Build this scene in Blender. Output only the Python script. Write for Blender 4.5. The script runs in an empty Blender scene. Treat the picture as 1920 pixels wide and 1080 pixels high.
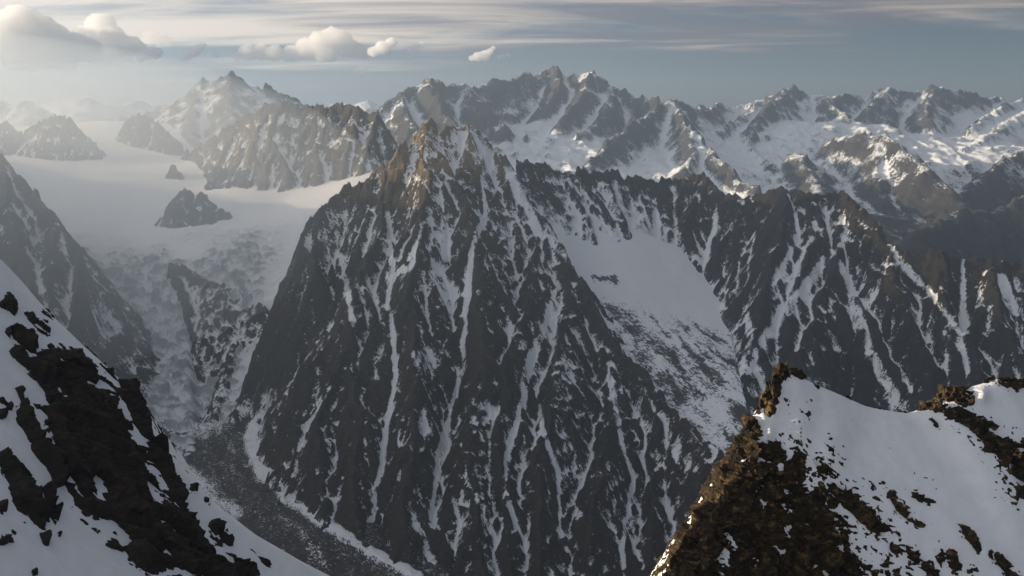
import bpy, math, random, time
import numpy as np
from mathutils import Vector
from mathutils.geometry import delaunay_2d_cdt
T0 = time.time()
R = math.radians
scene = bpy.context.scene
C = scene.collection

# ------------------------------------------------------------------ camera
F = 1884.0                      # focal length in photo pixels (1920 wide)
PITCH = math.atan(355 / F)
cam_d = bpy.data.cameras.new('camera'); cam = bpy.data.objects.new('camera', cam_d)
C.objects.link(cam); scene.camera = cam
cam_d.sensor_width = 36; cam_d.lens = 36 * F / 1920
cam_d.clip_start = 0.5; cam_d.clip_end = 250000
cam.location = (0, 0, 0); cam.rotation_euler = (math.pi / 2 - PITCH, 0, 0)
SP, CP = math.sin(PITCH), math.cos(PITCH)
def ray(px, py):
    u, v = (px - 960) / F, (540 - py) / F
    dy = CP + v * SP
    return u / dy, (-SP + v * CP) / dy          # dx/dy, dz/dy
def P(px, py, Y):
    a, b = ray(px, py)
    return (a * Y, Y, b * Y)

# ------------------------------------------------------------------ sky and sun
SUN_AZ, SUN_EL = R(-92), R(10)                 # azimuth from +Y, clockwise
SUN_DIR = Vector((math.sin(SUN_AZ) * math.cos(SUN_EL), math.cos(SUN_AZ) * math.cos(SUN_EL), math.sin(SUN_EL)))
world = bpy.data.worlds.new('World'); scene.world = world; world.use_nodes = True
def build_world():
    nt = world.node_tree; N = nt.nodes; L = nt.links; N.clear()
    out = N.new('ShaderNodeOutputWorld'); bg = N.new('ShaderNodeBackground')
    L.new(bg.outputs[0], out.inputs[0])
    sky = N.new('ShaderNodeTexSky'); sky.sky_type = 'NISHITA'; sky.sun_disc = False
    sky.sun_elevation = SUN_EL; sky.sun_rotation = SUN_AZ
    sky.altitude = 3500; sky.air_density = 1.0; sky.dust_density = 1.5; sky.ozone_density = 1.5
    tc = N.new('ShaderNodeTexCoord')
    def math_(op, a, b=None, c=None):
        n = N.new('ShaderNodeMath'); n.operation = op
        for i, v in enumerate((a, b, c)):
            if v is None: continue
            if hasattr(v, 'links'): L.new(v, n.inputs[i])
            else: n.inputs[i].default_value = v
        return n.outputs[0]
    sep = N.new('ShaderNodeSeparateXYZ'); L.new(tc.outputs['Generated'], sep.inputs[0])
    z = math_('MAXIMUM', sep.outputs[2], 0.0)
    zz = math_('ADD', z, 0.09)
    cx = math_('DIVIDE', sep.outputs[0], zz); cy = math_('DIVIDE', sep.outputs[1], zz)
    comb = N.new('ShaderNodeCombineXYZ'); L.new(cx, comb.inputs[0]); L.new(cy, comb.inputs[1])
    def noise(scale, det, rough, sx=1, sy=1, off=(0, 0, 0), dist=0.0, rot=0):
        m = N.new('ShaderNodeMapping'); m.inputs['Scale'].default_value = (sx, sy, 1); m.inputs['Location'].default_value = off
        m.inputs['Rotation'].default_value = (0, 0, rot)
        L.new(comb.outputs[0], m.inputs[0])
        n = N.new('ShaderNodeTexNoise'); n.inputs['Scale'].default_value = scale; n.inputs['Detail'].default_value = det
        n.inputs['Roughness'].default_value = rough; n.inputs['Distortion'].default_value = dist
        L.new(m.outputs[0], n.inputs['Vector']); return n.outputs[0]
    def ramp(v, lo, hi):
        n = N.new('ShaderNodeMapRange'); n.interpolation_type = 'SMOOTHSTEP'
        n.inputs[1].default_value = lo; n.inputs[2].default_value = hi
        L.new(v, n.inputs[0]); return n.outputs[0]
    def mix(f, a, b):
        n = N.new('ShaderNodeMix'); n.data_type = 'RGBA'
        if hasattr(f, 'links'): L.new(f, n.inputs[0])
        else: n.inputs[0].default_value = f
        for i, v in ((6, a), (7, b)):
            if hasattr(v, 'links'): L.new(v, n.inputs[i])
            else: n.inputs[i].default_value = (*v, 1)
        return n.outputs[2]
    # the cloud sheet is brighter towards the sun
    dot = N.new('ShaderNodeVectorMath'); dot.operation = 'DOT_PRODUCT'
    L.new(tc.outputs['Generated'], dot.inputs[0]); dot.inputs[1].default_value = SUN_DIR
    near = ramp(dot.outputs['Value'], -0.55, 0.80)
    az = math_('DIVIDE', sep.outputs[0], math_('ADD', math_('ABSOLUTE', sep.outputs[1]), 0.2))
    big = noise(0.50, 5, 0.55, 0.55, 1.25, (1.3, 0.6, 0), 0.7, 0.2)
    fine = noise(0.85, 8, 0.6, 0.55, 1.35, (0.2, 1.7, 0), 1.2, 0.15)
    cov = math_('ADD', math_('MULTIPLY', big, 0.62), math_('MULTIPLY', fine, 0.38))
    edge = math_('MINIMUM', math_('SUBTRACT', sep.outputs[2], math_('ADD', math_('MULTIPLY', az, 0.024), 0.054)), 0.02)
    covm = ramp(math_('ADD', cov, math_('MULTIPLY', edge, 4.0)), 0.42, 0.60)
    lit = ramp(math_('ADD', math_('MULTIPLY', noise(0.6, 7, 0.62, 0.55, 1.35, (4.1, 2.2, 0), 1.2, 0.16), 0.8), math_('MULTIPLY', near, 0.40)), 0.40, 0.62)
    skyb = N.new('ShaderNodeVectorMath'); skyb.operation = 'SCALE'; skyb.inputs['Scale'].default_value = SKY_STR
    L.new(sky.outputs[0], skyb.inputs[0])
    veil = mix(near, (0.040, 0.055, 0.080), (0.27, 0.305, 0.355))
    base = mix(0.68, skyb.outputs[0], veil)
    grey = mix(near, (0.105, 0.108, 0.124), (0.23, 0.24, 0.275))
    cream = mix(near, (0.36, 0.31, 0.255), (0.62, 0.57, 0.52))
    cl = mix(lit, grey, cream)
    covm = math_('MULTIPLY', covm, math_('SUBTRACT', 0.94, math_('MULTIPLY', ramp(sep.outputs[2], 0.15, 0.6), 0.5)))   # cover thinned overhead to dim the light of the unseen sky
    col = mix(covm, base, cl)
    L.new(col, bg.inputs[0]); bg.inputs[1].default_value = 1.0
SKY_STR = 0.05
build_world()
sun_d = bpy.data.lights.new('sun', 'SUN'); sun = bpy.data.objects.new('sun', sun_d); C.objects.link(sun)
sun_d.energy = 5.0; sun_d.angle = R(0.6); sun_d.color = (1.0, 0.82, 0.58)
sun.rotation_euler = (-SUN_DIR).to_track_quat('-Z', 'Y').to_euler()
vs = scene.view_settings
vs.view_transform = 'Standard'; vs.look = 'None'; vs.exposure = 0.8; vs.gamma = 1.0; vs.use_curve_mapping = False
cy = scene.cycles
cy.max_bounces = 24; cy.diffuse_bounces = 3; cy.glossy_bounces = 1; cy.volume_bounces = 20; cy.transparent_max_bounces = 6
cy.use_denoising = True

# ------------------------------------------------------------------ noise and grid tools
_rng = np.random.RandomState(7)
_perm = _rng.permutation(4096).astype(np.int64)
_ga = _rng.rand(4096) * 2 * np.pi
_GX, _GY = np.cos(_ga).astype(np.float32), np.sin(_ga).astype(np.float32)
def gnoise(x, y, seed=0):
    xi = np.floor(x).astype(np.int64); yi = np.floor(y).astype(np.int64)
    xf = (x - xi).astype(np.float32); yf = (y - yi).astype(np.float32)
    u = xf * xf * xf * (xf * (xf * 6 - 15) + 10); v = yf * yf * yf * (yf * (yf * 6 - 15) + 10)
    def g(ix, iy, fx, fy):
        h = _perm[(ix + 71 * seed + _perm[(iy + 131 * seed) & 4095]) & 4095]
        return _GX[h] * fx + _GY[h] * fy
    a = g(xi, yi, xf, yf); b = g(xi + 1, yi, xf - 1, yf)
    c = g(xi, yi + 1, xf, yf - 1); d = g(xi + 1, yi + 1, xf - 1, yf - 1)
    ab = a + u * (b - a); cd = c + u * (d - c)
    return 1.5 * (ab + v * (cd - ab))
def fbm(x, y, scale, octv=5, gain=0.5, seed=0, ridged=False):
    s = np.zeros(np.shape(x), np.float32); amp = 1.0; tot = 0; f = 1.0 / scale
    for o in range(octv):
        n = gnoise(x * f + 13.7 * o, y * f - 7.3 * o, seed + o)
        if ridged: n = 1 - 2 * np.abs(n)
        s += amp * n; tot += amp; amp *= gain; f *= 2.03
    return s / tot
def facet(x, y, size, seed=0, tilt=0.9):
    """angular blocks: every cell of a jittered lattice is a tilted plane of its own height"""
    x = x / size; y = y / size; xi = np.floor(x).astype(np.int64); yi = np.floor(y).astype(np.int64)
    bd = np.full(np.shape(x), 9.0, np.float32); out = np.zeros(np.shape(x), np.float32)
    for di in (-1, 0, 1):
        for dj in (-1, 0, 1):
            h = _perm[(xi + di + 57 * seed + _perm[(yi + dj + 113 * seed) & 4095]) & 4095]
            cx = xi + di + 0.5 + 0.45 * _GX[h]; cyy = yi + dj + 0.5 + 0.45 * _GY[h]
            ex, ey = x - cx, y - cyy; d = ex * ex + ey * ey
            k = _perm[(h * 7 + 31) & 4095]
            v = (k / 4096.0 - 0.5) * 1.2 + tilt * (_GX[k] * ex + _GY[k] * ey)
            m = d < bd; bd[m] = d[m]; out[m] = v[m]
    return out
def sstep(x, a, b):
    t = np.clip((x - a) / (b - a), 0, 1); return t * t * (3 - 2 * t)
def blur(H, n=1):
    for _ in range(n):
        Q = np.pad(H, 1, mode='edge')
        H = (Q[1:-1, 1:-1] * 2 + Q[:-2, 1:-1] + Q[2:, 1:-1] + Q[1:-1, :-2] + Q[1:-1, 2:]) / 6
    return H
def up2(H):
    """double the resolution of a grid (2n-1 points), smooth cubic midpoints"""
    def ax(A):
        Q = np.pad(A, ((1, 1), (0, 0)), mode='reflect', reflect_type='odd')
        mid = (-Q[:-3] + 9 * Q[1:-2] + 9 * Q[2:-1] - Q[3:]) / 16
        o = np.empty((A.shape[0] * 2 - 1, A.shape[1]), A.dtype); o[0::2] = A; o[1::2] = mid; return o
    return ax(ax(H).T).T.copy()
def flow(H, dx):
    n0, n1 = H.shape
    Q = np.pad(H, 1, constant_values=1e9)
    best = np.zeros(H.shape, np.float32); rec = np.arange(H.size, dtype=np.int64).reshape(H.shape); own = rec.copy()
    for di in (-1, 0, 1):
        for dj in (-1, 0, 1):
            if di == 0 and dj == 0: continue
            nb = Q[1 + di:1 + di + n0, 1 + dj:1 + dj + n1]
            s = (H - nb) / (dx * (1.41421 if di and dj else 1.0))
            m = s > best
            best[m] = s[m]; rec[m] = own[m] + di * n1 + dj
    ptr = rec.ravel(); A = np.ones(H.size)
    ids = np.arange(H.size)
    root = ptr == ids
    p = ptr.copy(); w = A.copy(); live = ~root
    for _ in range(11):
        add = np.bincount(p[live], weights=A[live], minlength=H.size)
        A = A + add
        live = live & ~root[p]
        p = p[p]
        if not live.any(): break
    return best, rec, A.reshape(H.shape)
def erode(H, dx, n, K, m=0.45, diff=0.05):
    H = H.astype(np.float32)
    for _ in range(n):
        S, rec, A = flow(H, dx)
        drop = H - H.ravel()[rec]
        e = K * (A * dx * dx) ** m * S
        H = H - np.minimum(e, 0.45 * drop).astype(np.float32)
        Lp = blur(H) - H
        pit = S <= 0
        H = H + diff * Lp + np.where(pit, 0.6 * Lp, 0)
    return H
def resample(pts, step):
    pts = np.array(pts, float); out = []
    for a, b in zip(pts[:-1], pts[1:]):
        k = max(1, int(np.hypot(*(b - a)[:2]) / step))
        t = np.arange(k)[:, None] / k
        out.append(a + (b - a) * t)
    out.append(pts[-1:]); return np.concatenate(out)
def jag(pts, step, amp, xy, seed):
    """turn a hand-set ridge into an uneven crest"""
    q = resample(pts, step); s = np.concatenate([[0], np.cumsum(np.hypot(np.diff(q[:, 0]), np.diff(q[:, 1])))])
    z0 = np.full(len(s), seed * 37.1)
    q[:, 2] += amp * (0.7 * fbm(s, z0, 130, 5, 0.62, seed) + 0.3 * fbm(s, z0, 45, 4, 0.6, seed + 5, True))
    q[:, 0] += xy * fbm(s, z0, 160, 4, 0.55, seed + 11); q[:, 1] += xy * fbm(s, z0, 160, 4, 0.55, seed + 17)
    return q
def spurs(pts, seed, every=130, length=(90, 260), drop=(0.95, 1.2), ang=(35, 80), start=60, prof=(2.1, 1.5, 90)):
    """side spurs branching off a rib on alternate sides"""
    rg = random.Random(seed); q = resample(pts, 10.0); out = []; d = start; side = rg.choice((-1, 1)); acc = 0
    for a, b in zip(q[:-1], q[1:]):
        acc += math.hypot(b[0] - a[0], b[1] - a[1])
        if acc < d: continue
        d += every * rg.uniform(0.6, 1.4); side = -side
        t = np.array([b[0] - a[0], b[1] - a[1]]); t /= (np.hypot(*t) + 1e-9)
        th = side * R(rg.uniform(*ang)); ln = rg.uniform(*length); k = rg.uniform(*drop); p = [tuple(a)]; x, y, z = a
        for j in range(4):
            dv = (t[0] * math.cos(th) - t[1] * math.sin(th), t[0] * math.sin(th) + t[1] * math.cos(th))
            x += dv[0] * ln / 4; y += dv[1] * ln / 4; z -= k * ln / 4; p.append((x, y, z)); th *= rg.uniform(0.7, 1.0)
        out.append((p, *prof, 0.5))
    return out
def conefield(X, Y, dx, ridges, warp=0, wscale=200, seed=0):
    """highest of the slopes falling away from every crest; ridges: (pts, s0, s1, L)"""
    sx, sy, sz, a0, a1, aL = [], [], [], [], [], []
    for pts, s0, s1, Ln in ridges:
        q = resample(pts, dx * 0.6)
        sx.append(q[:, 0]); sy.append(q[:, 1]); sz.append(q[:, 2])
        for lst, v in ((a0, s0), (a1, s1), (aL, Ln)): lst.append(np.full(len(q), v))
    sx, sy, sz, a0, a1, aL = (np.concatenate(v).astype(np.float32) for v in (sx, sy, sz, a0, a1, aL))
    WX, WY = X, Y
    if warp:
        WX = X + warp * fbm(X, Y, wscale, 4, 0.55, seed + 3); WY = Y + warp * fbm(X, Y, wscale, 4, 0.55, seed + 9)
    n0, n1 = X.shape
    def val(idx):
        d = np.hypot(WX - sx[idx], WY - sy[idx])
        return sz[idx] - (a1[idx] * d + (a0[idx] - a1[idx]) * aL[idx] * (1 - np.exp(-d / aL[idx])))
    j = np.clip(np.round((sx - X[0, 0]) / dx).astype(int), 0, n1 - 1); i = np.clip(np.round((sy - Y[0, 0]) / dx).astype(int), 0, n0 - 1)
    o = np.argsort(sz); best = np.full((n0, n1), int(np.argmax(sz)), np.int64)
    best[i[o], j[o]] = o
    bv = val(best)
    st = 1 << int(math.ceil(math.log2(max(n0, n1) / 2)))
    steps = []
    while st >= 1: steps.append(st); st //= 2
    for st in steps + [2, 1]:
        for di in (-st, 0, st):
            for dj in (-st, 0, st):
                if di == 0 and dj == 0: continue
                i0, i1 = max(0, -di), n0 - max(0, di); j0, j1 = max(0, -dj), n1 - max(0, dj)
                if i1 <= i0 or j1 <= j0: continue
                cand = best.copy(); cand[i0:i1, j0:j1] = best[i0 + di:i1 + di, j0 + dj:j1 + dj]
                cv = val(cand); m = cv > bv
                best[m] = cand[m]; bv[m] = cv[m]
    return bv.astype(np.float32)
def grid(x0, x1, y0, y1, dx):
    xs = np.arange(x0, x1 + dx * 0.5, dx, dtype=np.float32); ys = np.arange(y0, y1 + dx * 0.5, dx, dtype=np.float32)
    return np.meshgrid(xs, ys)
def rbf(pts, X, Y, reg=0.0):
    pts = np.array(pts, float); n = len(pts)
    def phi(r): return np.sqrt(r * r + 120.0 ** 2)
    A = phi(np.hypot(pts[:, None, 0] - pts[None, :, 0], pts[:, None, 1] - pts[None, :, 1])) + reg * np.eye(n)
    B = np.c_[np.ones(n), pts[:, :2]]
    M = np.block([[A, B], [B.T, np.zeros((3, 3))]])
    w = np.linalg.solve(M, np.r_[pts[:, 2], 0, 0, 0])
    Z = w[n] + w[n + 1] * X + w[n + 2] * Y
    for k in range(n): Z = Z + w[k] * phi(np.hypot(X - pts[k, 0], Y - pts[k, 1]))
    return Z.astype(np.float32)
def mesh_from(name, V, Fq, mat, attrs=None, flat=False):
    me = bpy.data.meshes.new(name)
    nv, nf, k = len(V), len(Fq), Fq.shape[1]
    me.vertices.add(nv); me.vertices.foreach_set('co', np.ascontiguousarray(V, np.float32).ravel())
    me.loops.add(nf * k); me.loops.foreach_set('vertex_index', np.ascontiguousarray(Fq, np.int32).ravel())
    me.polygons.add(nf); me.polygons.foreach_set('loop_start', np.arange(0, nf * k, k, dtype=np.int32))
    if flat: me.polygons.foreach_set('use_smooth', np.zeros(nf, bool))
    else: me.polygons.foreach_set('use_smooth', np.ones(nf, bool))
    me.update(calc_edges=True)
    for an, av in (attrs or {}).items():
        at = me.attributes.new(an, 'FLOAT', 'POINT'); at.data.foreach_set('value', np.ascontiguousarray(av, np.float32).ravel())
    me.materials.append(mat)
    return me
def grid_mesh(name, X, Y, Z, mat, keep=None, attrs=None, flat=False):
    n0, n1 = Z.shape
    idx = np.arange(n0 * n1).reshape(n0, n1)
    Fq = np.stack([idx[:-1, :-1], idx[:-1, 1:], idx[1:, 1:], idx[1:, :-1]], -1).reshape(-1, 4)
    V = np.stack([X, Y, Z], -1).reshape(-1, 3)
    at = {k: v.ravel() for k, v in (attrs or {}).items()}
    if keep is not None:
        Fq = Fq[keep.ravel()[Fq].any(1)]
        used = np.zeros(len(V), bool); used[Fq.ravel()] = True
        re = np.cumsum(used) - 1
        V = V[used]; Fq = re[Fq]; at = {k: v[used] for k, v in at.items()}
    return mesh_from(name, V, Fq, mat, at, flat)
def put(name, me, label=None, cat=None, kind=None, parent=None, group=None):
    o = bpy.data.objects.new(name, me); C.objects.link(o)
    if label: o['label'] = label
    if cat: o['category'] = cat
    if kind: o['kind'] = kind
    if group: o['group'] = group
    if parent: o.parent = parent
    return o

# ------------------------------------------------------------------ materials
def new_mat(name):
    m = bpy.data.materials.new(name); m.use_nodes = True
    nt = m.node_tree; b = nt.nodes['Principled BSDF']
    b.inputs['Roughness'].default_value = 0.85; b.inputs['Specular IOR Level'].default_value = 0.2
    return m, nt, b
class NB:
    def __init__(s, nt): s.nt = nt; s.N = nt.nodes; s.L = nt.links; s.tc = s.N.new('ShaderNodeTexCoord').outputs['Object']
    def set(s, sock, v):
        if hasattr(v, 'links'): s.L.new(v, sock)
        elif isinstance(v, tuple): sock.default_value = (*v, 1) if len(v) == 3 and sock.type == 'RGBA' else v
        else: sock.default_value = v
    def noise(s, size, det=6, rough=0.6, stretch=(1, 1, 1), rot=(0, 0, 0), dist=0):
        m = s.N.new('ShaderNodeMapping'); m.inputs['Scale'].default_value = tuple(k / size for k in stretch); m.inputs['Rotation'].default_value = rot
        s.L.new(s.tc, m.inputs[0])
        n = s.N.new('ShaderNodeTexNoise'); n.inputs['Scale'].default_value = 1; n.inputs['Detail'].default_value = det
        n.inputs['Roughness'].default_value = rough; n.inputs['Distortion'].default_value = dist
        s.L.new(m.outputs[0], n.inputs['Vector']); return n.outputs[0]
    def math(s, op, a, b=0.0):
        n = s.N.new('ShaderNodeMath'); n.operation = op; s.set(n.inputs[0], a); s.set(n.inputs[1], b); return n.outputs[0]
    def ramp(s, v, lo, hi, a=0.0, b=1.0):
        n = s.N.new('ShaderNodeMapRange'); n.interpolation_type = 'SMOOTHSTEP'
        s.set(n.inputs[0], v); n.inputs[1].default_value = lo; n.inputs[2].default_value = hi
        n.inputs[3].default_value = a; n.inputs[4].default_value = b; return n.outputs[0]
    def mix(s, f, a, b):
        n = s.N.new('ShaderNodeMix'); n.data_type = 'RGBA'; s.set(n.inputs[0], f); s.set(n.inputs[6], a); s.set(n.inputs[7], b); return n.outputs[2]
    def attr(s, name):
        n = s.N.new('ShaderNodeAttribute'); n.attribute_name = name; return n.outputs['Fac']
    def bump(s, h, dist, strength=1.0):
        n = s.N.new('ShaderNodeBump'); n.inputs['Distance'].default_value = dist; n.inputs['Strength'].default_value = strength
        s.set(n.inputs['Height'], h); return n.outputs[0]
SNOW = (0.80, 0.82, 0.86)
def streak_noise(n, d, wide, long_, det=5, rough=0.6):
    m = n.N.new('ShaderNodeMapping'); m.vector_type = 'TEXTURE'
    m.inputs['Rotation'].default_value = Vector(d).to_track_quat('Z', 'Y').to_euler(); m.inputs['Scale'].default_value = (wide, wide, long_)
    n.L.new(n.tc, m.inputs[0]); t = n.N.new('ShaderNodeTexNoise'); t.inputs['Scale'].default_value = 1; t.inputs['Detail'].default_value = det; t.inputs['Roughness'].default_value = rough
    n.L.new(m.outputs[0], t.inputs['Vector']); return t.outputs[0]
def mountain_mat(name, rockA, rockB, rockC, size, bumpd, snow=SNOW, lit_top=None, contrast=0.62, strata=(1, 1, 3.5), srot=(0.5, 0.35, 0.0)):
    """rock with strata and flutes down the fall line, snow where the 'snow' value of the ground passes a broken threshold"""
    m, nt, b = new_mat(name); n = NB(nt)
    big = n.noise(size * 22, 4, 0.55); st = n.noise(size * 3.0, 7, 0.62, strata, srot); fi = n.noise(size * 0.8, 8, 0.74)
    asp = n.attr('aspect')
    sl = streak_noise(n, (-0.55, -0.35, -0.72), size * 0.75, size * 6); sr = streak_noise(n, (0.55, -0.35, -0.72), size * 0.75, size * 6)
    mixn = n.N.new('ShaderNodeMix'); n.set(mixn.inputs[0], asp); n.set(mixn.inputs[2], sl); n.set(mixn.inputs[3], sr); fl = mixn.outputs[0]
    rock = n.mix(n.ramp(big, 0.38, 0.64), rockA, rockB)
    rock = n.mix(n.ramp(st, 0.40, 0.68), rock, rockC)
    rock = n.mix(n.math('MULTIPLY', n.ramp(fi, 0.38, 0.66), 0.65), rock, tuple(c * 0.35 for c in rockA))
    rock = n.mix(n.math('MULTIPLY', n.ramp(fl, 0.46, 0.62), 0.5), rock, tuple(c * 0.5 for c in rockB))
    if lit_top:                                                                # gold sunlight on the tops put into the rock colour above a height
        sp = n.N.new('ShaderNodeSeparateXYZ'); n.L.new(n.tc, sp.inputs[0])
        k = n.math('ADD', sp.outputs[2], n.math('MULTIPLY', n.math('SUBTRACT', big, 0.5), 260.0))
        rock = n.mix(n.ramp(k, lit_top[0], lit_top[0] + 110), rock, n.mix(n.ramp(st, 0.40, 0.66), lit_top[1], lit_top[2]))
    sn = n.attr('snow')
    e = n.math('ADD', n.math('ADD', n.math('MULTIPLY', sn, contrast), 0.48 * (1 - contrast)), n.math('MULTIPLY', n.math('SUBTRACT', fi, 0.5), 0.85))
    e = n.math('ADD', e, n.math('MULTIPLY', n.math('SUBTRACT', fl, 0.5), 1.6))
    e = n.math('ADD', e, n.math('MULTIPLY', n.math('SUBTRACT', st, 0.5), 0.7))
    f = n.ramp(e, 0.46, 0.54)
    dl = streak_noise(n, (-0.55, -0.35, -0.72), size * 0.34, size * 2.2, 4, 0.7); dr = streak_noise(n, (0.55, -0.35, -0.72), size * 0.34, size * 2.2, 4, 0.7)
    mx2 = n.N.new('ShaderNodeMix'); n.set(mx2.inputs[0], asp); n.set(mx2.inputs[2], dl); n.set(mx2.inputs[3], dr)
    e2 = n.math('ADD', n.math('MULTIPLY', sn, 0.62), n.math('ADD', n.math('MULTIPLY', n.math('SUBTRACT', mx2.outputs[0], 0.5), 1.7), n.math('MULTIPLY', n.math('SUBTRACT', st, 0.5), 0.6)))
    f = n.math('MAXIMUM', f, n.math('MULTIPLY', n.ramp(e2, 0.40, 0.58), 0.8))            # thin dusting on ledges
    n.set(b.inputs['Base Color'], n.mix(f, rock, snow))
    hgt = n.math('ADD', n.math('MULTIPLY', st, 0.8), n.math('ADD', n.math('MULTIPLY', fi, 0.5), n.math('MULTIPLY', fl, -1.1)))
    hgt = n.math('MULTIPLY', hgt, n.math('SUBTRACT', 1.0, n.math('MULTIPLY', f, 0.85)))
    n.L.new(n.bump(hgt, bumpd), b.inputs['Normal'])
    return m

def pix_of(X, Y, Z):
    f = Y * CP - Z * SP; up = Y * SP + Z * CP
    return 960 + F * X / f, 540 - F * up / f
def seg_mask(PX, PY, lines):
    """how deep inside the hand-laid rock bands a point is: 1 on the middle line, 0 on the outline"""
    m = np.full(PX.shape, -3.0, np.float32)
    for ln in lines:
        if len(ln) == 1: ln = [ln[0], (ln[0][0] + 1, ln[0][1] + 1, ln[0][2])]
        for (x0, y0, r0), (x1, y1, r1) in zip(ln[:-1], ln[1:]):
            dx, dy = x1 - x0, y1 - y0; t = np.clip(((PX - x0) * dx + (PY - y0) * dy) / (dx * dx + dy * dy + 1e-6), 0, 1)
            d = np.hypot(PX - x0 - t * dx, PY - y0 - t * dy); r = r0 + (r1 - r0) * t
            m = np.maximum(m, np.maximum((r - d) / np.maximum(r, 10), -3))
    return m
def slope_of(Z, dx):
    gy, gx = np.gradient(Z, dx); return np.hypot(gx, gy), gx, gy
def aspect_of(H, dx):
    S, gx, gy = slope_of(blur(H, 10), dx); return sstep(-gx / (S + 0.1), -0.35, 0.35)
def along(v, rec, n):
    """average a value down the fall line"""
    v = v.ravel(); r = rec.ravel(); p = r.copy(); acc = v.copy()
    for _ in range(n): acc += v[p]; p = r[p]
    return (acc / (n + 1)).reshape(rec.shape)
def snow_field(X, Y, Z, dx, base, flat=0.7, flat0=0.9, big=0.48, small=0.38, conc=0.45, streak=0.8, patch=0.5, pscale=180, aspect=0.10, alt=None, seed=0, ga=(7.0, 11.0), gs=(2.0, 6.5)):
    """how much snow lies where: gully beds, hollows, gentle ground, streaks down the fall line"""
    S, gx, gy = slope_of(blur(Z, 3), dx)
    _, rec, A = flow(Z, dx)
    la = np.log2(A * dx * dx / 16)
    g = blur(sstep(la, *ga).astype(np.float32), 2); gsm = blur(sstep(la, *gs).astype(np.float32), 1)
    c1 = np.clip((blur(Z, 6) - Z) / (dx * 0.9), -1, 1); c2 = np.clip((blur(Z, 60) - Z) / (dx * 4.0), -1, 1)
    pt = fbm(X, Y, pscale, 4, 0.55, seed)
    n1 = along(fbm(X, Y, dx * 6, 4, 0.7, seed + 2), rec, 14)
    gate = np.clip(0.55 + 0.9 * pt, 0, 1.3)
    s = base + flat * np.clip(flat0 - S, -0.7, 0.7) + big * g + (small * gsm + 0.6 * conc * c1) * gate + conc * c2 + streak * n1 + patch * pt
    s = s + aspect * np.clip(-gx, -1, 1)
    if alt: s = s + alt[2] * sstep(Z, alt[0], alt[1])
    return blur(s.astype(np.float32), 1)

def make_mountain(name, label, bounds, dx, ridges, mat, floor, snow, ero=(30, 0.02, 8, 0.02), rough=(18, 160), warp=18, seed=0,
                  crest=(14, 9), base=None, crag=1.0, wscale=220, spike=0.0, detail=3.0, post=None, kind='structure', cat='mountain'):
    """coarse field of slopes -> gullies cut by running water -> finer grid -> snow"""
    d2 = dx * 2
    X, Y = grid(*bounds, d2)
    rs = [(jag(p, d2, crest[0] * k, crest[1], seed + 7 * i), s0, s1, Ln) for i, (p, s0, s1, Ln, k) in enumerate(ridges)]
    H = conefield(X, Y, d2, rs, warp, wscale, seed)
    if base is not None: H = np.maximum(H, base(X, Y))
    H = H + rough[0] * fbm(X, Y, rough[1], 5, 0.55, seed + 21, True) + 0.5 * rough[0] * fbm(X, Y, rough[1] * 0.4, 4, 0.55, seed + 23)
    H = erode(H, d2, ero[0], ero[1])
    H = up2(H); n0, n1 = H.shape
    X, Y = np.meshgrid(np.linspace(X[0, 0], X[0, -1], n1, dtype=np.float32), np.linspace(Y[0, 0], Y[-1, 0], n0, dtype=np.float32))
    u = H + 0.45 * X - 0.25 * Y + 40 * fbm(X, Y, dx * 50, 3, 0.5, seed + 33)
    H = H + detail * (0.9 * fbm(X, Y, dx * 18, 5, 0.62, seed + 31, True) + 0.55 * gnoise(u / (dx * 5.5), X / (dx * 60), seed + 34) + 0.4 * gnoise(u / (dx * 2.2), Y / (dx * 40), seed + 35))
    wx, wy = X + dx * 5 * fbm(X, Y, dx * 30, 3, 0.6, seed + 36), Y + 0.9 * H + dx * 5 * fbm(X, Y, dx * 30, 3, 0.6, seed + 37)
    H = H + crag * detail * (0.75 * facet(wx, wy * 0.45, dx * 9, seed + 38, 1.3) + 0.3 * facet(wx, wy * 0.5, dx * 3.5, seed + 39, 1.2))
    H = erode(H, dx, ero[2], ero[3], diff=0.02)
    if spike:                                                              # teeth along the crests
        cv = np.clip((H - blur(H, 30)) / (dx * 3.0) - 0.15, 0, 1)
        H = H + spike * cv * (0.8 * fbm(X, Y, dx * 7, 4, 0.65, seed + 61, True) + 0.8 * facet(X, Y, dx * 4, seed + 62, 1.0) - 0.2)
    if post is not None: H = post(X, Y, H)
    sn = snow(X, Y, H, dx) if callable(snow) else snow_field(X, Y, H, dx, **snow)
    me = grid_mesh(name, X, Y, H, mat, H > floor(X, Y) if callable(floor) else H > floor, {'snow': sn, 'aspect': aspect_of(H, dx)})
    o = put(name, me, label, cat, kind)
    print('%-22s %7d verts  %.1fs' % (name, len(me.vertices), time.time() - T0))
    return o, (X, Y, H)

M_central = mountain_mat('rock_brown_grey', (0.056, 0.047, 0.037), (0.033, 0.031, 0.030), (0.090, 0.070, 0.047), 7.5, 7, lit_top=(-420, (0.17, 0.125, 0.075), (0.22, 0.162, 0.092)))  # upper rock coloured buff as if sunlit
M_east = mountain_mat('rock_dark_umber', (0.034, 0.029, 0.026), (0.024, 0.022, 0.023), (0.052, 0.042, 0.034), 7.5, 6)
M_buff = mountain_mat('rock_buff', (0.085, 0.070, 0.052), (0.056, 0.048, 0.040), (0.110, 0.086, 0.058), 10, 7)
M_far = mountain_mat('rock_far', (0.058, 0.053, 0.052), (0.042, 0.042, 0.045), (0.095, 0.078, 0.068), 12, 12)

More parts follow.
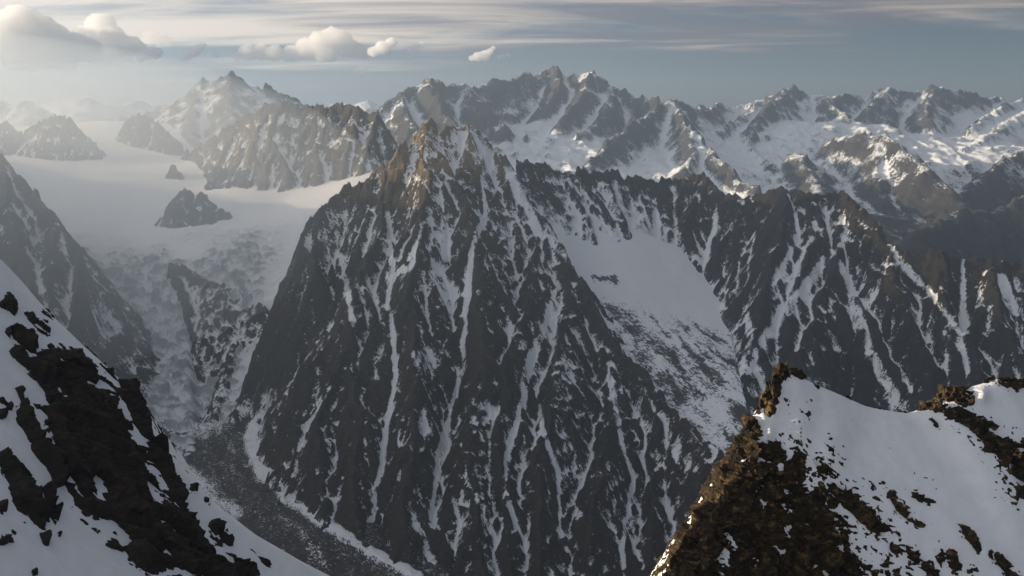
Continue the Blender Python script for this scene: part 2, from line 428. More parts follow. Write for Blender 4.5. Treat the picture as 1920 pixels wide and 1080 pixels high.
hang_pts = [P(1020, 405, 5130), P(1040, 430, 5050), P(1100, 425, 5230), P(1150, 445, 5220), P(1100, 510, 4900), P(1200, 520, 5000), P(1250, 520, 5080), P(1300, 590, 4850), P(1200, 620, 4600), P(1150, 580, 4700), P(1320, 650, 4550), P(1300, 760, 4130), P(1250, 690, 4330), P(1390, 720, 4280), P(1390, 860, 3800), P(1430, 820, 3900), P(980, 350, 5200)]
# ------------------------------------------------------------------ the big pyramid in the middle
SUM = P(800, 228, 5000)
def cone_pt(px, py, kw=1.7, ke=0.95, ky=0.86, off=0.0):
    a, b = ray(px, py)
    lo, hi = 2600.0, 5000.0
    def g(Yv):
        dxx = a * Yv - SUM[0]; kx = kw if dxx < 0 else ke
        return SUM[2] + off - math.hypot(kx * dxx, ky * (Yv - SUM[1])) - b * Yv
    for _ in range(50):
        m = (lo + hi) / 2
        if g(m) > 0: hi = m
        else: lo = m
    return P(px, py, lo)
def rib(pix, **k): return [cone_pt(*p, **k) for p in pix]
S_ = 2.0
central_ridges = [
    ([P(700, 330, 4900), P(728, 306, 4930), P(742, 285, 4950), P(757, 258, 4960), P(768, 275, 4965), P(785, 238, 4990), P(800, 228, 5000), P(822, 240, 5010), P(850, 236, 5040), P(880, 240, 5060), P(905, 258, 5070), P(930, 285, 5060), P(958, 300, 5120)], 2.4, 1.5, 80, 1.0),
    ([P(728, 306, 4930), P(690, 335, 4900), P(640, 352, 4880), P(600, 395, 4820), P(560, 452, 4750), P(590, 500, 4560)], 2.8, 2.4, 150, 0.8),
    (rib([(700, 345), (640, 460), (600, 560), (575, 650), (550, 745), (525, 800)]), 3.2, 2.6, 200, 0.7),
    (rib([(745, 320), (690, 470), (650, 640), (610, 780), (590, 900), (610, 990)]), S_, 1.4, 140, 0.7),
    (rib([(800, 300), (790, 420), (770, 560), (775, 720), (765, 900), (755, 1060), (770, 1220)]), S_, 1.4, 140, 0.7),
    (rib([(640, 660), (680, 760), (660, 900), (680, 1040)], off=-30), S_, 1.4, 140, 0.7),
    (rib([(835, 300), (870, 400), (900, 520), (905, 660), (880, 800), (880, 930), (890, 1100), (890, 1280)]), S_, 1.4, 140, 0.7),
    (rib([(880, 250), (950, 380), (1010, 450), (1000, 560), (940, 690), (935, 800), (950, 960), (960, 1100), (970, 1280)], off=-10), S_, 1.4, 140, 0.7),
    ([P(930, 285, 5060), P(975, 350, 4950), P(1035, 440, 4800), P(1075, 510, 4640), P(1110, 575, 4480), P(1165, 655, 4300), P(1215, 720, 4130), P(1270, 780, 3980), P(1340, 850, 3800), P(1400, 905, 3650), P(1500, 1010, 3350), P(1600, 1120, 3100)], 2.0, 1.5, 160, 0.7),
    (rib([(1060, 530), (1060, 640), (1040, 750), (1010, 860), (1020, 980), (1030, 1120), (1030, 1280)], off=10), S_, 1.4, 140, 0.7),
    (rib([(1130, 620), (1150, 740), (1130, 860), (1110, 960), (1100, 1120), (1090, 1280)], off=10), S_, 1.4, 140, 0.7),
    (rib([(1230, 745), (1240, 850), (1230, 960), (1210, 1120), (1190, 1280)], off=10), S_, 1.4, 140, 0.7),
]
for _i, _r in enumerate(central_ridges[3:]): central_ridges += spurs(_r[0], 100 + _i)
VALLEY = [P(290, 770, 4560), P(330, 860, 4150), P(470, 800, 4390), P(480, 900, 3890), P(420, 940, 3720), P(600, 1000, 3420), P(520, 1020, 3380), P(760, 1080, 3240), P(640, 1090, 3200), P(400, 800, 4420), P(800, 1150, 3020), (0, 3000, -1900), (300, 3000, -1950), (-100, 2700, -1950), P(380, 1000, 3480)]
def central_base(X, Y):
    dx = X - SUM[0]; kx = np.where(dx < 0, 2.7, 1.6)
    return SUM[2] - 190 - np.hypot(kx * dx, np.where(Y > SUM[1], 1.6, 0.90) * (Y - SUM[1]))
C_GULLY = [[(728, 400, 6), (735, 500, 8), (728, 570, 6), (738, 640, 7), (742, 700, 7), (735, 760, 7), (715, 860, 7), (702, 950, 8), (692, 1005, 10)],
           [(790, 420, 5), (770, 500, 9), (730, 520, 8)], [(905, 330, 5), (910, 400, 8), (885, 470, 9), (878, 545, 9), (868, 640, 7), (872, 690, 8), (850, 750, 7), (828, 830, 7), (815, 900, 7), (811, 985, 7)],
           [(1045, 530, 5), (1030, 580, 8), (1010, 640, 9), (988, 690, 13), (985, 740, 9), (965, 800, 7), (947, 870, 7), (950, 930, 6), (968, 990, 7)], [(1010, 760, 5), (1025, 830, 8), (1045, 880, 7), (1050, 950, 6), (1048, 1010, 6)],
           [(1140, 680, 5), (1150, 740, 10), (1165, 830, 7), (1190, 900, 6), (1170, 990, 7), (1170, 1060, 6)], [(640, 480, 8), (655, 560, 9), (665, 610, 8)], [(620, 720, 5), (570, 800, 6)], [(955, 320, 14), (985, 380, 13), (1010, 430, 8)]]
C_PATCH = [[(820, 520, 20), (850, 560, 16)], [(828, 440, 14), (840, 480, 14)], [(790, 680, 20), (830, 660, 14)], [(960, 620, 14), (980, 650, 10)], [(940, 780, 14), (900, 760, 10)], [(795, 790, 16), (810, 810, 12)], [(860, 250, 18), (885, 262, 26), (920, 300, 20)], [(770, 330, 14)], [(1080, 480, 16), (1010, 420, 14)], [(700, 320, 16), (690, 300, 14)], [(1250, 820, 12), (1300, 880, 14)]]
FOOT = [[(512, 735, 8), (488, 780, 12), (474, 830, 15), (492, 885, 14), (540, 935, 11), (600, 980, 10), (680, 1030, 8), (780, 1085, 10)]]
def central_post(X, Y, H):
    PX, PY = pix_of(X, Y, H); return blur(H - 14 * sstep(seg_mask(PX, PY, C_GULLY), -0.6, 0.8), 1)
def central_snow(X, Y, Z, dx):
    PX, PY = pix_of(X, Y, Z); w = 7 * fbm(X, Y, 90, 4, 0.6, 301); PX = PX + w; PY = PY + w
    s = snow_field(X, Y, Z, dx, 0.32, alt=(-1150, -300, 0.34), patch=0.75, streak=0.9, pscale=260, seed=5)
    s = s + 0.4 * sstep(60 - np.abs(Z - rbf(hang_pts, X, Y)), 0, 50) * (X > 150)
    return s + 0.95 * sstep(seg_mask(PX, PY, C_GULLY), -0.05, 0.6) + 0.55 * sstep(seg_mask(PX, PY, C_PATCH), -0.6, 0.6) + 0.7 * sstep(seg_mask(PX, PY, FOOT), -0.6, 0.5)
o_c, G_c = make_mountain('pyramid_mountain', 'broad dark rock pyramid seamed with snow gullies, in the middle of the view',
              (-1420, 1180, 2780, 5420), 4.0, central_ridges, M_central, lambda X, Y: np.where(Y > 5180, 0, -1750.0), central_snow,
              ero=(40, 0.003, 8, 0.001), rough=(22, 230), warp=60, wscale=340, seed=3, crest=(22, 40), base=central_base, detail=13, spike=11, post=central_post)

# ------------------------------------------------------------------ the dark ridge east of it
def face_pt(px, py, z0=-480, y0=5100, k=0.95):
    a, b = ray(px, py); Yv = (z0 - k * y0) / (b - k); return P(px, py, Yv)
east_crest = [P(945, 296, 5120), P(1000, 305, 5250), P(1060, 325, 5400), P(1130, 320, 5500), P(1200, 337, 5600), P(1265, 345, 5650), P(1290, 330, 5620), P(1325, 332, 5560), P(1360, 368, 5450), P(1400, 372, 5370), P(1440, 358, 5300), P(1480, 352, 5250), P(1530, 366, 5150), P(1580, 362, 5050), P(1620, 400, 4950), P(1665, 460, 4800), P(1700, 482, 4750), P(1760, 470, 4700), P(1830, 492, 4650), P(1920, 499, 4600), P(2060, 525, 4500)]
E_ = 2.0
def wall_rib(c, pix, k=1.2):
    p0 = P(*c); return [p0] + [face_pt(*q, z0=p0[2], y0=p0[1], k=k) for q in pix]
def fr(pix, **k): return [face_pt(*p, **k) for p in pix]
east_ridges = [
    (east_crest, 2.0, 1.3, 120, 1.3),
    (wall_rib((1060, 325, 5400), [(1085, 380), (1110, 425)]), E_, 1.3, 120, 0.8),
    (wall_rib((1130, 320, 5500), [(1125, 380), (1160, 440)]), E_, 1.3, 120, 0.8),
    (wall_rib((1200, 337, 5600), [(1190, 400), (1200, 450), (1215, 485)]), E_, 1.3, 120, 0.8),
    (wall_rib((1265, 345, 5650), [(1250, 420), (1270, 510)]), E_, 1.3, 120, 0.8),
    (wall_rib((1310, 331, 5600), [(1300, 420), (1310, 500), (1325, 560)]), E_, 1.3, 120, 0.8),
    (wall_rib((1400, 372, 5370), [(1390, 460), (1380, 540), (1370, 590)], 1.1), E_, 1.3, 120, 0.8),
    (fr([(1480, 352), (1460, 450), (1440, 540), (1400, 640), (1390, 700)]), E_, 1.35, 120, 0.8),
    (fr([(1530, 366), (1520, 430), (1500, 520), (1480, 600)]), E_, 1.35, 120, 0.8),
    (fr([(1580, 362), (1568, 450), (1570, 500), (1530, 600), (1480, 700), (1440, 800)]), E_, 1.35, 120, 0.9),
    (fr([(1570, 500), (1610, 560), (1650, 640), (1690, 720), (1730, 800)]), E_, 1.35, 120, 0.9),
    (fr([(1665, 462), (1690, 560), (1740, 650), (1760, 760)], z0=-670, y0=4800), E_, 1.35, 120, 0.9),
    (fr([(1760, 472), (1780, 560), (1830, 650), (1860, 760)], z0=-720, y0=4700), E_, 1.35, 120, 0.9),
    (fr([(1850, 495), (1870, 580), (1930, 700)], z0=-730, y0=4650), E_, 1.35, 120, 0.9),
]
for _i, _r in enumerate(east_ridges[1:]): east_ridges += spurs(_r[0], 200 + _i, 110, (80, 220))
def east_base(X, Y): return -480 - 190 - 1.0 * (5100 - Y) - 0.12 * (X - 1600) - np.maximum(0, Y - 4800) * 4 - 1.5 * np.maximum(0, 1250 - X)
E_GULLY = [[(1345, 385, 6), (1340, 420, 9), (1325, 480, 6)], [(1575, 460, 10), (1540, 500, 14), (1500, 545, 14), (1460, 600, 13), (1420, 650, 12), (1405, 690, 10)], [(1415, 440, 6), (1405, 480, 7), (1403, 515, 5)], [(1575, 490, 8), (1600, 560, 13), (1625, 640, 14), (1650, 690, 15), (1685, 750, 14)],
           [(1668, 455, 8), (1700, 500, 10), (1755, 560, 9), (1790, 605, 10)], [(1806, 490, 7), (1805, 560, 9), (1808, 600, 14), (1800, 640, 10), (1815, 700, 7)], [(1400, 590, 8), (1408, 640, 10), (1390, 690, 9), (1372, 725, 8)], [(1530, 420, 8), (1510, 470, 8), (1480, 540, 8)], [(1230, 400, 6), (1225, 470, 6)], [(1130, 350, 12), (1160, 400, 10)], [(1470, 330, 6), (1500, 440, 6), (1455, 520, 8)], [(1880, 520, 10), (1905, 580, 10)]]
def east_post(X, Y, H):
    PX, PY = pix_of(X, Y, H); return blur(H - 14 * sstep(seg_mask(PX, PY, E_GULLY), -0.6, 0.8), 1)
def east_snow(X, Y, Z, dx):
    PX, PY = pix_of(X, Y, Z); w = 7 * fbm(X, Y, 90, 4, 0.6, 303); PX = PX + w; PY = PY + w
    return snow_field(X, Y, Z, dx, 0.40, patch=0.7, streak=0.9, pscale=240, seed=9) + 0.45 * sstep(70 - np.abs(Z - rbf(hang_pts, X, Y)), 0, 60) * (X < 1150) + 0.8 * sstep(seg_mask(PX, PY, E_GULLY), -0.1, 0.7) + 0.25 * sstep(-X, -950, -500)
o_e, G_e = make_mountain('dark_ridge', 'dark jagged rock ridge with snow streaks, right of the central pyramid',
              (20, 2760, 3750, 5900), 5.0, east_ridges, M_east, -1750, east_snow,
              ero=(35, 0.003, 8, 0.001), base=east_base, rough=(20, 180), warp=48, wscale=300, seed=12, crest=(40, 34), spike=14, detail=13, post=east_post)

# ------------------------------------------------------------------ buttress on the left
butt_ridges = [
    ([P(-420, 160, 5600), P(-150, 235, 5350), P(0, 288, 5200), P(60, 345, 5080), P(105, 405, 4960), P(145, 470, 4800), P(148, 530, 4650), P(135, 590, 4480), P(110, 650, 4330), P(70, 720, 4150)], 3.3, 2.7, 200, 1.0),
    ([P(0, 288, 5200), P(20, 420, 4800), P(60, 540, 4450), P(90, 640, 4200)], E_, 1.35, 120, 0.8),
    ([P(105, 405, 4960), P(90, 500, 4650), P(90, 600, 4380)], E_, 1.35, 120, 0.8),
    ([P(-200, 220, 5400), P(-120, 420, 4700), P(-60, 560, 4300)], E_, 1.35, 120, 0.8),
]
for _i, _r in enumerate(butt_ridges[1:]): butt_ridges = butt_ridges + spurs(_r[0], 300 + _i, 150, (90, 260))
butt_snow = lambda X, Y, Z, dx: snow_field(X, Y, Z, dx, 0.40, seed=15)
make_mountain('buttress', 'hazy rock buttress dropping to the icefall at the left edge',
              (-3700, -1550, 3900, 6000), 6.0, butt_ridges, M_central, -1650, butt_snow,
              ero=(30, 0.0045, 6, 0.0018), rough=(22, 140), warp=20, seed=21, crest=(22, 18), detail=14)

# ------------------------------------------------------------------ rock wall under the icefall
wall_ridges = [
    ([P(318, 492, 5370), P(345, 505, 5350), P(380, 525, 5290), P(430, 540, 5230), P(480, 560, 5150), P(530, 590, 5030)], 1.3, 1.0, 150, 1.0),
    ([P(330, 495, 5370), P(352, 580, 5130), P(345, 660, 4980), P(350, 720, 4760), P(330, 800, 4430)], 1.15, 1.0, 100, 0.8),
    ([P(420, 535, 5230), P(440, 640, 4960), P(420, 720, 4720), P(400, 790, 4480)], 1.15, 1.0, 100, 0.8),
    ([P(530, 590, 5030), P(500, 680, 4780), P(470, 740, 4580), P(440, 790, 4430)], 1.15, 1.0, 100, 0.8),
]
def wall_cut(X, Y, H):
    a = X / Y; aL = np.interp(Y, [4300, 4600, 5000, 5400], [-0.345, -0.335, -0.325, -0.345]); aR = np.interp(Y, [4300, 4800, 5050, 5300], [-0.26, -0.245, -0.225, -0.26])
    w = 0.006 * fbm(X, Y, 120, 4, 0.6, 37)
    return H - 3.0 * Y * (np.maximum(0, aL + w - a) + np.maximum(0, a - aR - w)) - 3 * np.maximum(0, Y - 5380 + 260 * (a + 0.34) / 0.1)
wall_snow = lambda X, Y, Z, dx: snow_field(X, Y, Z, dx, 0.60, seed=25)
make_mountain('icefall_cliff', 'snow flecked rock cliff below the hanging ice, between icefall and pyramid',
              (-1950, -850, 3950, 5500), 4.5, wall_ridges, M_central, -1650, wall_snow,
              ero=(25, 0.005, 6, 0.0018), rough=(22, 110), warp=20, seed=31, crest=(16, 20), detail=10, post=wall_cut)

# ------------------------------------------------------------------ buff rock peak behind the glacier
def PB(px, py, Y): return P(px, py, Y + 230)
peak_ridges = [
    ([PB(340, 300, 7150), PB(372, 279, 7050), PB(395, 264, 6950), PB(450, 228, 6800), PB(498, 201, 6650), PB(525, 194, 6620), PB(560, 199, 6600), PB(590, 203, 6580), PB(640, 196, 6540), PB(675, 200, 6500), PB(692, 222, 6470), PB(706, 212, 6450), PB(718, 238, 6430), PB(726, 268, 6400)], 2.0, 1.2, 200, 0.9),
    ([PB(500, 201, 6650), PB(505, 260, 6480), PB(540, 320, 6250)], 2.0, 1.2, 150, 0.8),
    ([PB(590, 203, 6580), PB(590, 270, 6400), PB(600, 330, 6180)], 2.0, 1.2, 150, 0.8),
    ([PB(440, 236, 6800), PB(440, 285, 6640), PB(480, 325, 6450)], 2.0, 1.2, 150, 0.8),
    ([PB(650, 198, 6530), PB(665, 255, 6350), PB(700, 300, 6150)], 2.0, 1.2, 150, 0.8),
    ([PB(706, 212, 6450), PB(700, 260, 6300), PB(680, 310, 6100)], 2.0, 1.2, 150, 0.8),
]
for _i, _r in enumerate(peak_ridges[1:]): peak_ridges = peak_ridges + spurs(_r[0], 400 + _i, 120, (70, 180))
peak_snow = lambda X, Y, Z, dx: snow_field(X, Y, Z, dx, 0.56, seed=35)
make_mountain('buff_peak', 'blocky buff rock peak rising behind the upper snowfield',
              (-2600, -700, 6050, 7550), 6.0, peak_ridges, M_buff, -900, peak_snow,
              ero=(20, 0.004, 5, 0.0018), rough=(26, 150), warp=24, seed=41, crest=(14, 18), spike=12, detail=15)

glac_pts = [P(470, 335, 6650), P(550, 356, 6400), P(610, 346, 6350), P(665, 330, 6380), P(200, 228, 8500), P(60, 262, 7800), P(330, 290, 7600), P(430, 292, 7300), P(60, 310, 7000), P(200, 350, 6600), P(-60, 300, 7200), P(400, 340, 6800), P(540, 382, 6200), P(600, 460, 5600), P(500, 450, 5700), P(200, 440, 5900), P(160, 440, 5800), P(480, 505, 5350), P(400, 480, 5500), P(300, 470, 5650), P(560, 540, 5120), P(540, 600, 4900), P(620, 400, 5900), P(690, 325, 6300),
            P(250, 500, 5500), P(190, 520, 5400), P(320, 520, 5360), P(250, 600, 5120), P(190, 600, 5100), P(120, 610, 5080), P(110, 700, 4780), P(330, 620, 5080), P(260, 700, 4800), P(200, 680, 4840), P(330, 700, 4800), P(290, 750, 4620), P(230, 760, 4580), P(350, 770, 4540), P(330, 215, 9500), P(60, 215, 9500), P(700, 290, 7500)]
# ------------------------------------------------------------------ rock islands in the upper glacier
def outcrop(label, crest, seed, dx=5.0, s0=1.9, s1=1.3, depth=330, snowb=0.44):
    p = [P(*q) for q in crest]; xs = [q[0] for q in p]; ys = [q[1] for q in p]; m = depth
    make_mountain('rock_island', label, (min(xs) - m, max(xs) + m, min(ys) - m, max(ys) + m), dx, [(p, s0, s1, 60, 0.8)] + spurs(p, seed, 90, (60, 150), (0.9, 1.4), (50, 100), 20, (1.9, 1.4, 60)),
                  M_east, lambda X, Y: rbf(glac_pts, X, Y) - 60, lambda X, Y, Z, dx: snow_field(X, Y, Z, dx, snowb, seed=seed), ero=(10, 0.003, 4, 0.001), rough=(12, 90), warp=14, seed=seed, crest=(26, 16), spike=10, detail=15, cat='rock island')
outcrop('rounded dark rock island in the middle of the upper glacier', [(332, 362, 6130), (352, 356, 6120), (380, 366, 6100), (408, 386, 6080), (430, 402, 6060)], 501)
outcrop('rock island with a sloping back on the snowfield, upper left', [(52, 246, 7400), (75, 230, 7380), (95, 222, 7360), (128, 219, 7350), (150, 245, 7330), (186, 288, 7280)], 502)
outcrop('snow dusted rock knob on the snowfield at the left edge', [(-80, 225, 7500), (-20, 232, 7450), (15, 232, 7430), (40, 258, 7380)], 503)
outcrop('low rock crest on the snow saddle below the pale far peak', [(238, 226, 7950), (270, 216, 7900), (290, 226, 7850), (312, 250, 7750), (338, 274, 7600)], 504)
outcrop('small rock tooth poking from snow left of the buff peak', [(322, 311, 6900), (336, 322, 6880)], 505, depth=160)
outcrop('low rock strip on snow at the foot of the buff peak', [(405, 314, 6700), (440, 326, 6600), (466, 342, 6520)], 506, depth=160)

# ------------------------------------------------------------------ snow, ice and valley sheets
def snow_mat(name, col, size, bumpd, ice=None):
    m, nt, b = new_mat(name); n = NB(nt); b.inputs['Roughness'].default_value = 0.6
    a = n.noise(size, 5, 0.55); f = n.noise(size * 0.15, 6, 0.6)
    c = n.mix(n.ramp(a, 0.35, 0.7), col, tuple(v * 0.93 for v in col))
    if ice:
        k = n.attr('ice'); g = n.math('ADD', k, n.math('MULTIPLY', n.math('SUBTRACT', n.noise(size * 0.35, 8, 0.7, (1, 2.2, 1)), 0.5), 1.1))
        c = n.mix(n.ramp(g, 0.45, 0.95), c, ice)
    n.set(b.inputs['Base Color'], c)
    n.L.new(n.bump(n.math('ADD', a, n.math('MULTIPLY', f, 0.35)), bumpd), b.inputs['Normal'])
    return m
M_glac = snow_mat('glacier_snow', (0.80, 0.82, 0.86), 60, 2.5, (0.30, 0.335, 0.36))
X, Y = grid(-4200, -600, 4150, 8750, 10.0)
Zg = rbf(glac_pts, X, Y)
aw = X / Y
Zg = Zg - 90 * sstep(aw, -0.335, -0.32) * (1 - sstep(aw, -0.25, -0.235)) * sstep(5330 - 260 * (aw + 0.34) / 0.1 - Y, 0, 60)
A_, B_ = X / Y, Zg / Y
PXg = 960 + F * A_ * (CP + 0.0)          # rough lateral measure only, for where the ice breaks up
fall = sstep(6050 - Y, 0, 450) * sstep(-X - 1150, 0, 250)
fall = np.clip(fall, 0, 1) * (1 - 0.6 * sstep(-X - 1250 - (Y - 5200) * 0.35, -60, 120) * 0)
wv = 60 * fbm(X, Y, 260, 3, 0.5, 53)
cr = fbm(X * 0.8 + wv, Y * 1.7 + wv, 110, 5, 0.6, 51, True) * 0.6 + 0.9 * facet(X + wv, Y * 1.9, 66, 55, 1.2)
fall = fall * sstep(fbm(X, Y, 330, 4, 0.55, 54) + 0.9 * sstep(5650 - Y, 0, 500), -0.35, 0.35)
Zg = Zg + fall * (26 * cr + 10 * facet(X, Y * 1.5, 24, 57, 1.2)) + 10 * fbm(X, Y, 600, 3, 0.5, 59)
gl = put('glacier', grid_mesh('glacier', X, Y, Zg, M_glac, (X / Y < np.interp(Y, [5600, 6300, 6700, 6900, 7300, 8600, 8700], [-0.11, -0.10, -0.12, -0.2, -0.30, -0.34, -3])), {'ice': fall * (0.55 + 0.45 * cr)}), 'broad snow covered glacier breaking into an icefall, left of the pyramid', 'glacier', 'structure')

X, Y = grid(120, 1120, 3600, 5350, 6.0)
Zh = rbf(hang_pts, X, Y)
spur = np.array([P(958, 300, 5400), P(975, 350, 4950), P(1035, 440, 4800), P(1075, 510, 4640), P(1165, 655, 4300), P(1270, 780, 3980), P(1400, 905, 3650), P(1500, 1010, 3350)])
hang_keep = (X > np.interp(Y, spur[::-1, 1], spur[::-1, 0]) + 5) & (X < np.interp(Y, [3700, 4300, 4700, 4950], [960, 1010, 1050, 1400]))
br = sstep(4900 + 60 * fbm(X, Y, 160, 4, 0.6, 66) - Y, 0, 260)
Zh = Zh + br * (9 * fbm(X, Y, 120, 5, 0.55, 61, True)) + 12 * fbm(X, Y, 260, 4, 0.5, 63)
M_hang = mountain_mat('moraine_snow', (0.085, 0.072, 0.062), (0.065, 0.060, 0.056), (0.08, 0.066, 0.055), 12, 3)
PX, PY = pix_of(X, Y, Zh); w = 16 * fbm(X, Y, 50, 4, 0.6, 68); PX = PX + w; PY = PY + w; isl = sstep(seg_mask(PX, PY, [[(1118, 523, 7), (1150, 527, 10)], [(1385, 600, 12), (1395, 650, 10)]]), -0.6, 0.5)
Zh = Zh + 10 * isl
rows = gnoise((X * 0.75 + Y * 0.35) / 34 + 1.5 * fbm(X, Y, 200, 3, 0.5, 67), Y / 300, 69)
hs = 1.15 - br * 0.62 + br * (0.85 * fbm(X, Y, 150, 5, 0.6, 65) + 0.5 * rows) - 0.9 * isl
hang = put('hanging_glacier', grid_mesh('hanging_glacier', X, Y, Zh, M_hang, hang_keep, {'snow': hs, 'aspect': 1 + 0 * X}), 'smooth hanging glacier in the hollow right of the pyramid', 'glacier', 'structure')

X, Y = grid(-2000, 0, 2800, 4450, 8.0)
Zv = rbf(VALLEY, X, Y) + 4 * fbm(X, Y, 90, 5, 0.55, 71)
PX, PY = pix_of(X, Y, Zv); w = 8 * fbm(X, Y, 70, 4, 0.55, 75)
band = sstep(seg_mask(PX + w, PY + w, FOOT), -0.6, 0.3); left_bank = sstep(seg_mask(PX, PY, [[(330, 790, 30), (400, 800, 24), (470, 745, 14)], [(340, 880, 20), (390, 920, 16), (440, 960, 14)]]), -0.5, 0.8)
along_v = (X + 1100) * 0.55 - (Y - 4400) * 0.83; across = (X + 1100) * 0.83 + (Y - 4400) * 0.55
Zv = Zv + 11 * fbm(across + 20 * fbm(X, Y, 150, 3, 0.5, 77), along_v * 0.16, 34, 4, 0.6, 78, True) + 4 * fbm(X, Y, 30, 4, 0.6, 79)
Zv = Zv + 14 * band + 6 * left_bank * fbm(X, Y, 60, 4, 0.6, 76)
vs_ = 0.14 + 0.34 * fbm(X, Y, 60, 5, 0.6, 73) + 0.40 * fbm(across, along_v * 0.2, 40, 4, 0.6, 74) + 0.75 * band + 0.45 * left_bank
M_val = mountain_mat('rubble', (0.060, 0.054, 0.048), (0.038, 0.035, 0.034), (0.090, 0.080, 0.070), 7, 3.0)
val = put('valley_floor', grid_mesh('valley_floor', X, Y, Zv, M_val, None, {'snow': vs_, 'aspect': 1 + 0 * X}), 'rubble covered valley floor curving round the foot of the pyramid', 'valley', 'structure')

# ------------------------------------------------------------------ far ranges
far_ridges = [
    # the massif behind the pyramid
    ([P(640, 240, 10600), P(700, 214, 10800), P(745, 178, 11000), P(782, 160, 11100), P(800, 150, 11150), P(830, 162, 11250), P(870, 156, 11400), P(905, 164, 11550), P(925, 152, 11600), P(950, 152, 11700), P(985, 138, 11900), P(1010, 140, 12000), P(1040, 127, 12100), P(1062, 140, 12000), P(1085, 134, 11900), P(1108, 131, 11800), P(1130, 145, 11700), P(1150, 168, 11600), P(1190, 180, 11500), P(1230, 185, 11300), P(1260, 190, 11200)], 1.7, 0.7, 330, 1.2),
    ([P(800, 150, 11150), P(830, 210, 10500), P(870, 255, 9900), P(900, 290, 9400)], 1.5, 0.85, 250, 1.0),
    ([P(745, 178, 11000), P(770, 230, 10300), P(800, 280, 9600)], 1.5, 0.85, 250, 1.0),
    ([P(870, 156, 11400), P(900, 190, 11000), P(930, 215, 10750), P(945, 240, 10400)], 1.6, 0.9, 220, 1.0),
    ([P(1040, 127, 12100), P(1050, 160, 11600), P(1020, 195, 11250)], 1.6, 0.9, 220, 1.0),
    ([P(1108, 131, 11800), P(1090, 180, 11250), P(1060, 220, 10750), P(1050, 235, 10550)], 1.6, 0.9, 220, 1.0),
    ([P(1150, 168, 11600), P(1130, 220, 10900), P(1090, 250, 10450)], 1.6, 0.9, 220, 1.0),
    ([P(1260, 190, 11200), P(1210, 215, 10700), P(1160, 250, 10100), P(1120, 290, 9500), P(1090, 320, 9000)], 1.6, 0.9, 220, 1.0),
    ([P(1260, 190, 11200), P(1290, 240, 10300), P(1300, 280, 9600), P(1280, 320, 9000)], 1.5, 0.85, 250, 1.0),
    ([P(1290, 240, 10300), P(1340, 290, 9500), P(1380, 330, 8900), P(1420, 360, 8500)], 1.5, 0.85, 250, 1.0),
    # the skyline on the right
    ([P(1260, 190, 11200), P(1300, 206, 12200), P(1350, 200, 13000), P(1390, 203, 13400), P(1425, 186, 13300), P(1450, 178, 13200), P(1475, 166, 13100), P(1500, 172, 13100), P(1530, 176, 13200), P(1560, 186, 13300), P(1590, 177, 13400), P(1620, 180, 13600), P(1668, 165, 13700), P(1710, 176, 13700), P(1750, 165, 13700), P(1800, 172, 13900), P(1850, 184, 14200), P(1905, 190, 14400), P(1960, 180, 14600), P(2060, 200, 15000)], 1.4, 0.5, 260, 1.1),
    ([P(1475, 166, 13100), P(1440, 200, 12300), P(1410, 235, 11500), P(1400, 270, 10700), P(1450, 310, 9700)], 1.4, 0.85, 220, 1.0),
    ([P(1530, 176, 13200), P(1570, 205, 12500), P(1610, 235, 11800), P(1630, 250, 11300)], 1.4, 0.85, 200, 1.0),
    ([P(1430, 186, 13300), P(1380, 230, 12000), P(1340, 250, 11200)], 1.4, 0.85, 200, 1.0),
    ([P(1668, 165, 13700), P(1640, 190, 13100), P(1625, 205, 12700)], 1.4, 0.85, 150, 1.0),
    ([P(1750, 165, 13700), P(1735, 195, 13000), P(1740, 225, 12300)], 1.4, 0.85, 150, 1.0),
    ([P(1905, 190, 14400), P(1860, 215, 13000), P(1820, 240, 12200)], 0.9, 0.5, 150, 1.0),
    ([P(1960, 190, 14000), P(1900, 225, 12600), P(1850, 260, 11500), P(1800, 285, 10900)], 0.8, 0.5, 150, 0.8),
    # nearer ribs
    ([P(1500, 285, 9800), P(1515, 320, 9200), P(1540, 365, 8600), P(1600, 400, 8200)], 1.1, 0.7, 180, 1.0),
    ([P(1560, 262, 10300), P(1600, 256, 10100), P(1650, 255, 9900), P(1690, 275, 9500), P(1740, 320, 8900), P(1790, 370, 8500), P(1830, 400, 8300)], 1.1, 0.75, 300, 0.7),
    ([P(1650, 255, 9900), P(1640, 320, 9300), P(1660, 380, 8700)], 1.2, 0.85, 250, 0.6),
    ([P(2050, 230, 10500), P(1920, 278, 9800), P(1860, 320, 9300), P(1800, 365, 8800), P(1770, 400, 8500)], 1.1, 0.8, 250, 0.7),
    ([P(2100, 300, 8600), P(1950, 360, 8000), P(1860, 400, 7700), P(1800, 392, 7500), P(1720, 440, 7000)], 0.9, 0.75, 250, 0.7),
]
far_floor = [P(1000, 215, 11000), P(1010, 250, 10400), P(1000, 290, 9700), P(1100, 300, 9600), P(1380, 300, 9800), P(1480, 215, 12200), P(1500, 260, 10900), P(1650, 225, 12000), P(1750, 250, 11500), P(1900, 260, 11300), P(1820, 330, 9900), P(1700, 400, 8300), P(1760, 450, 7600), P(1900, 480, 7200), P(800, 320, 9200), P(1200, 330, 8800), P(600, 300, 10000), (0, 15400, -1500), (3000, 15400, -1500), (6000, 16000, -1500), (9000, 16000, -1500), (-2500, 14000, -1500), (1500, 13000, -900), P(1700, 480, 6500), P(1900, 500, 6300), P(1400, 420, 7000)]
def far_base(X, Y): return rbf(far_floor, X, Y) + 30 * fbm(X, Y, 500, 4, 0.5, 81) - 110 - 900 * sstep(-X, 0, 500) * sstep(9500 - Y, 0, 800)
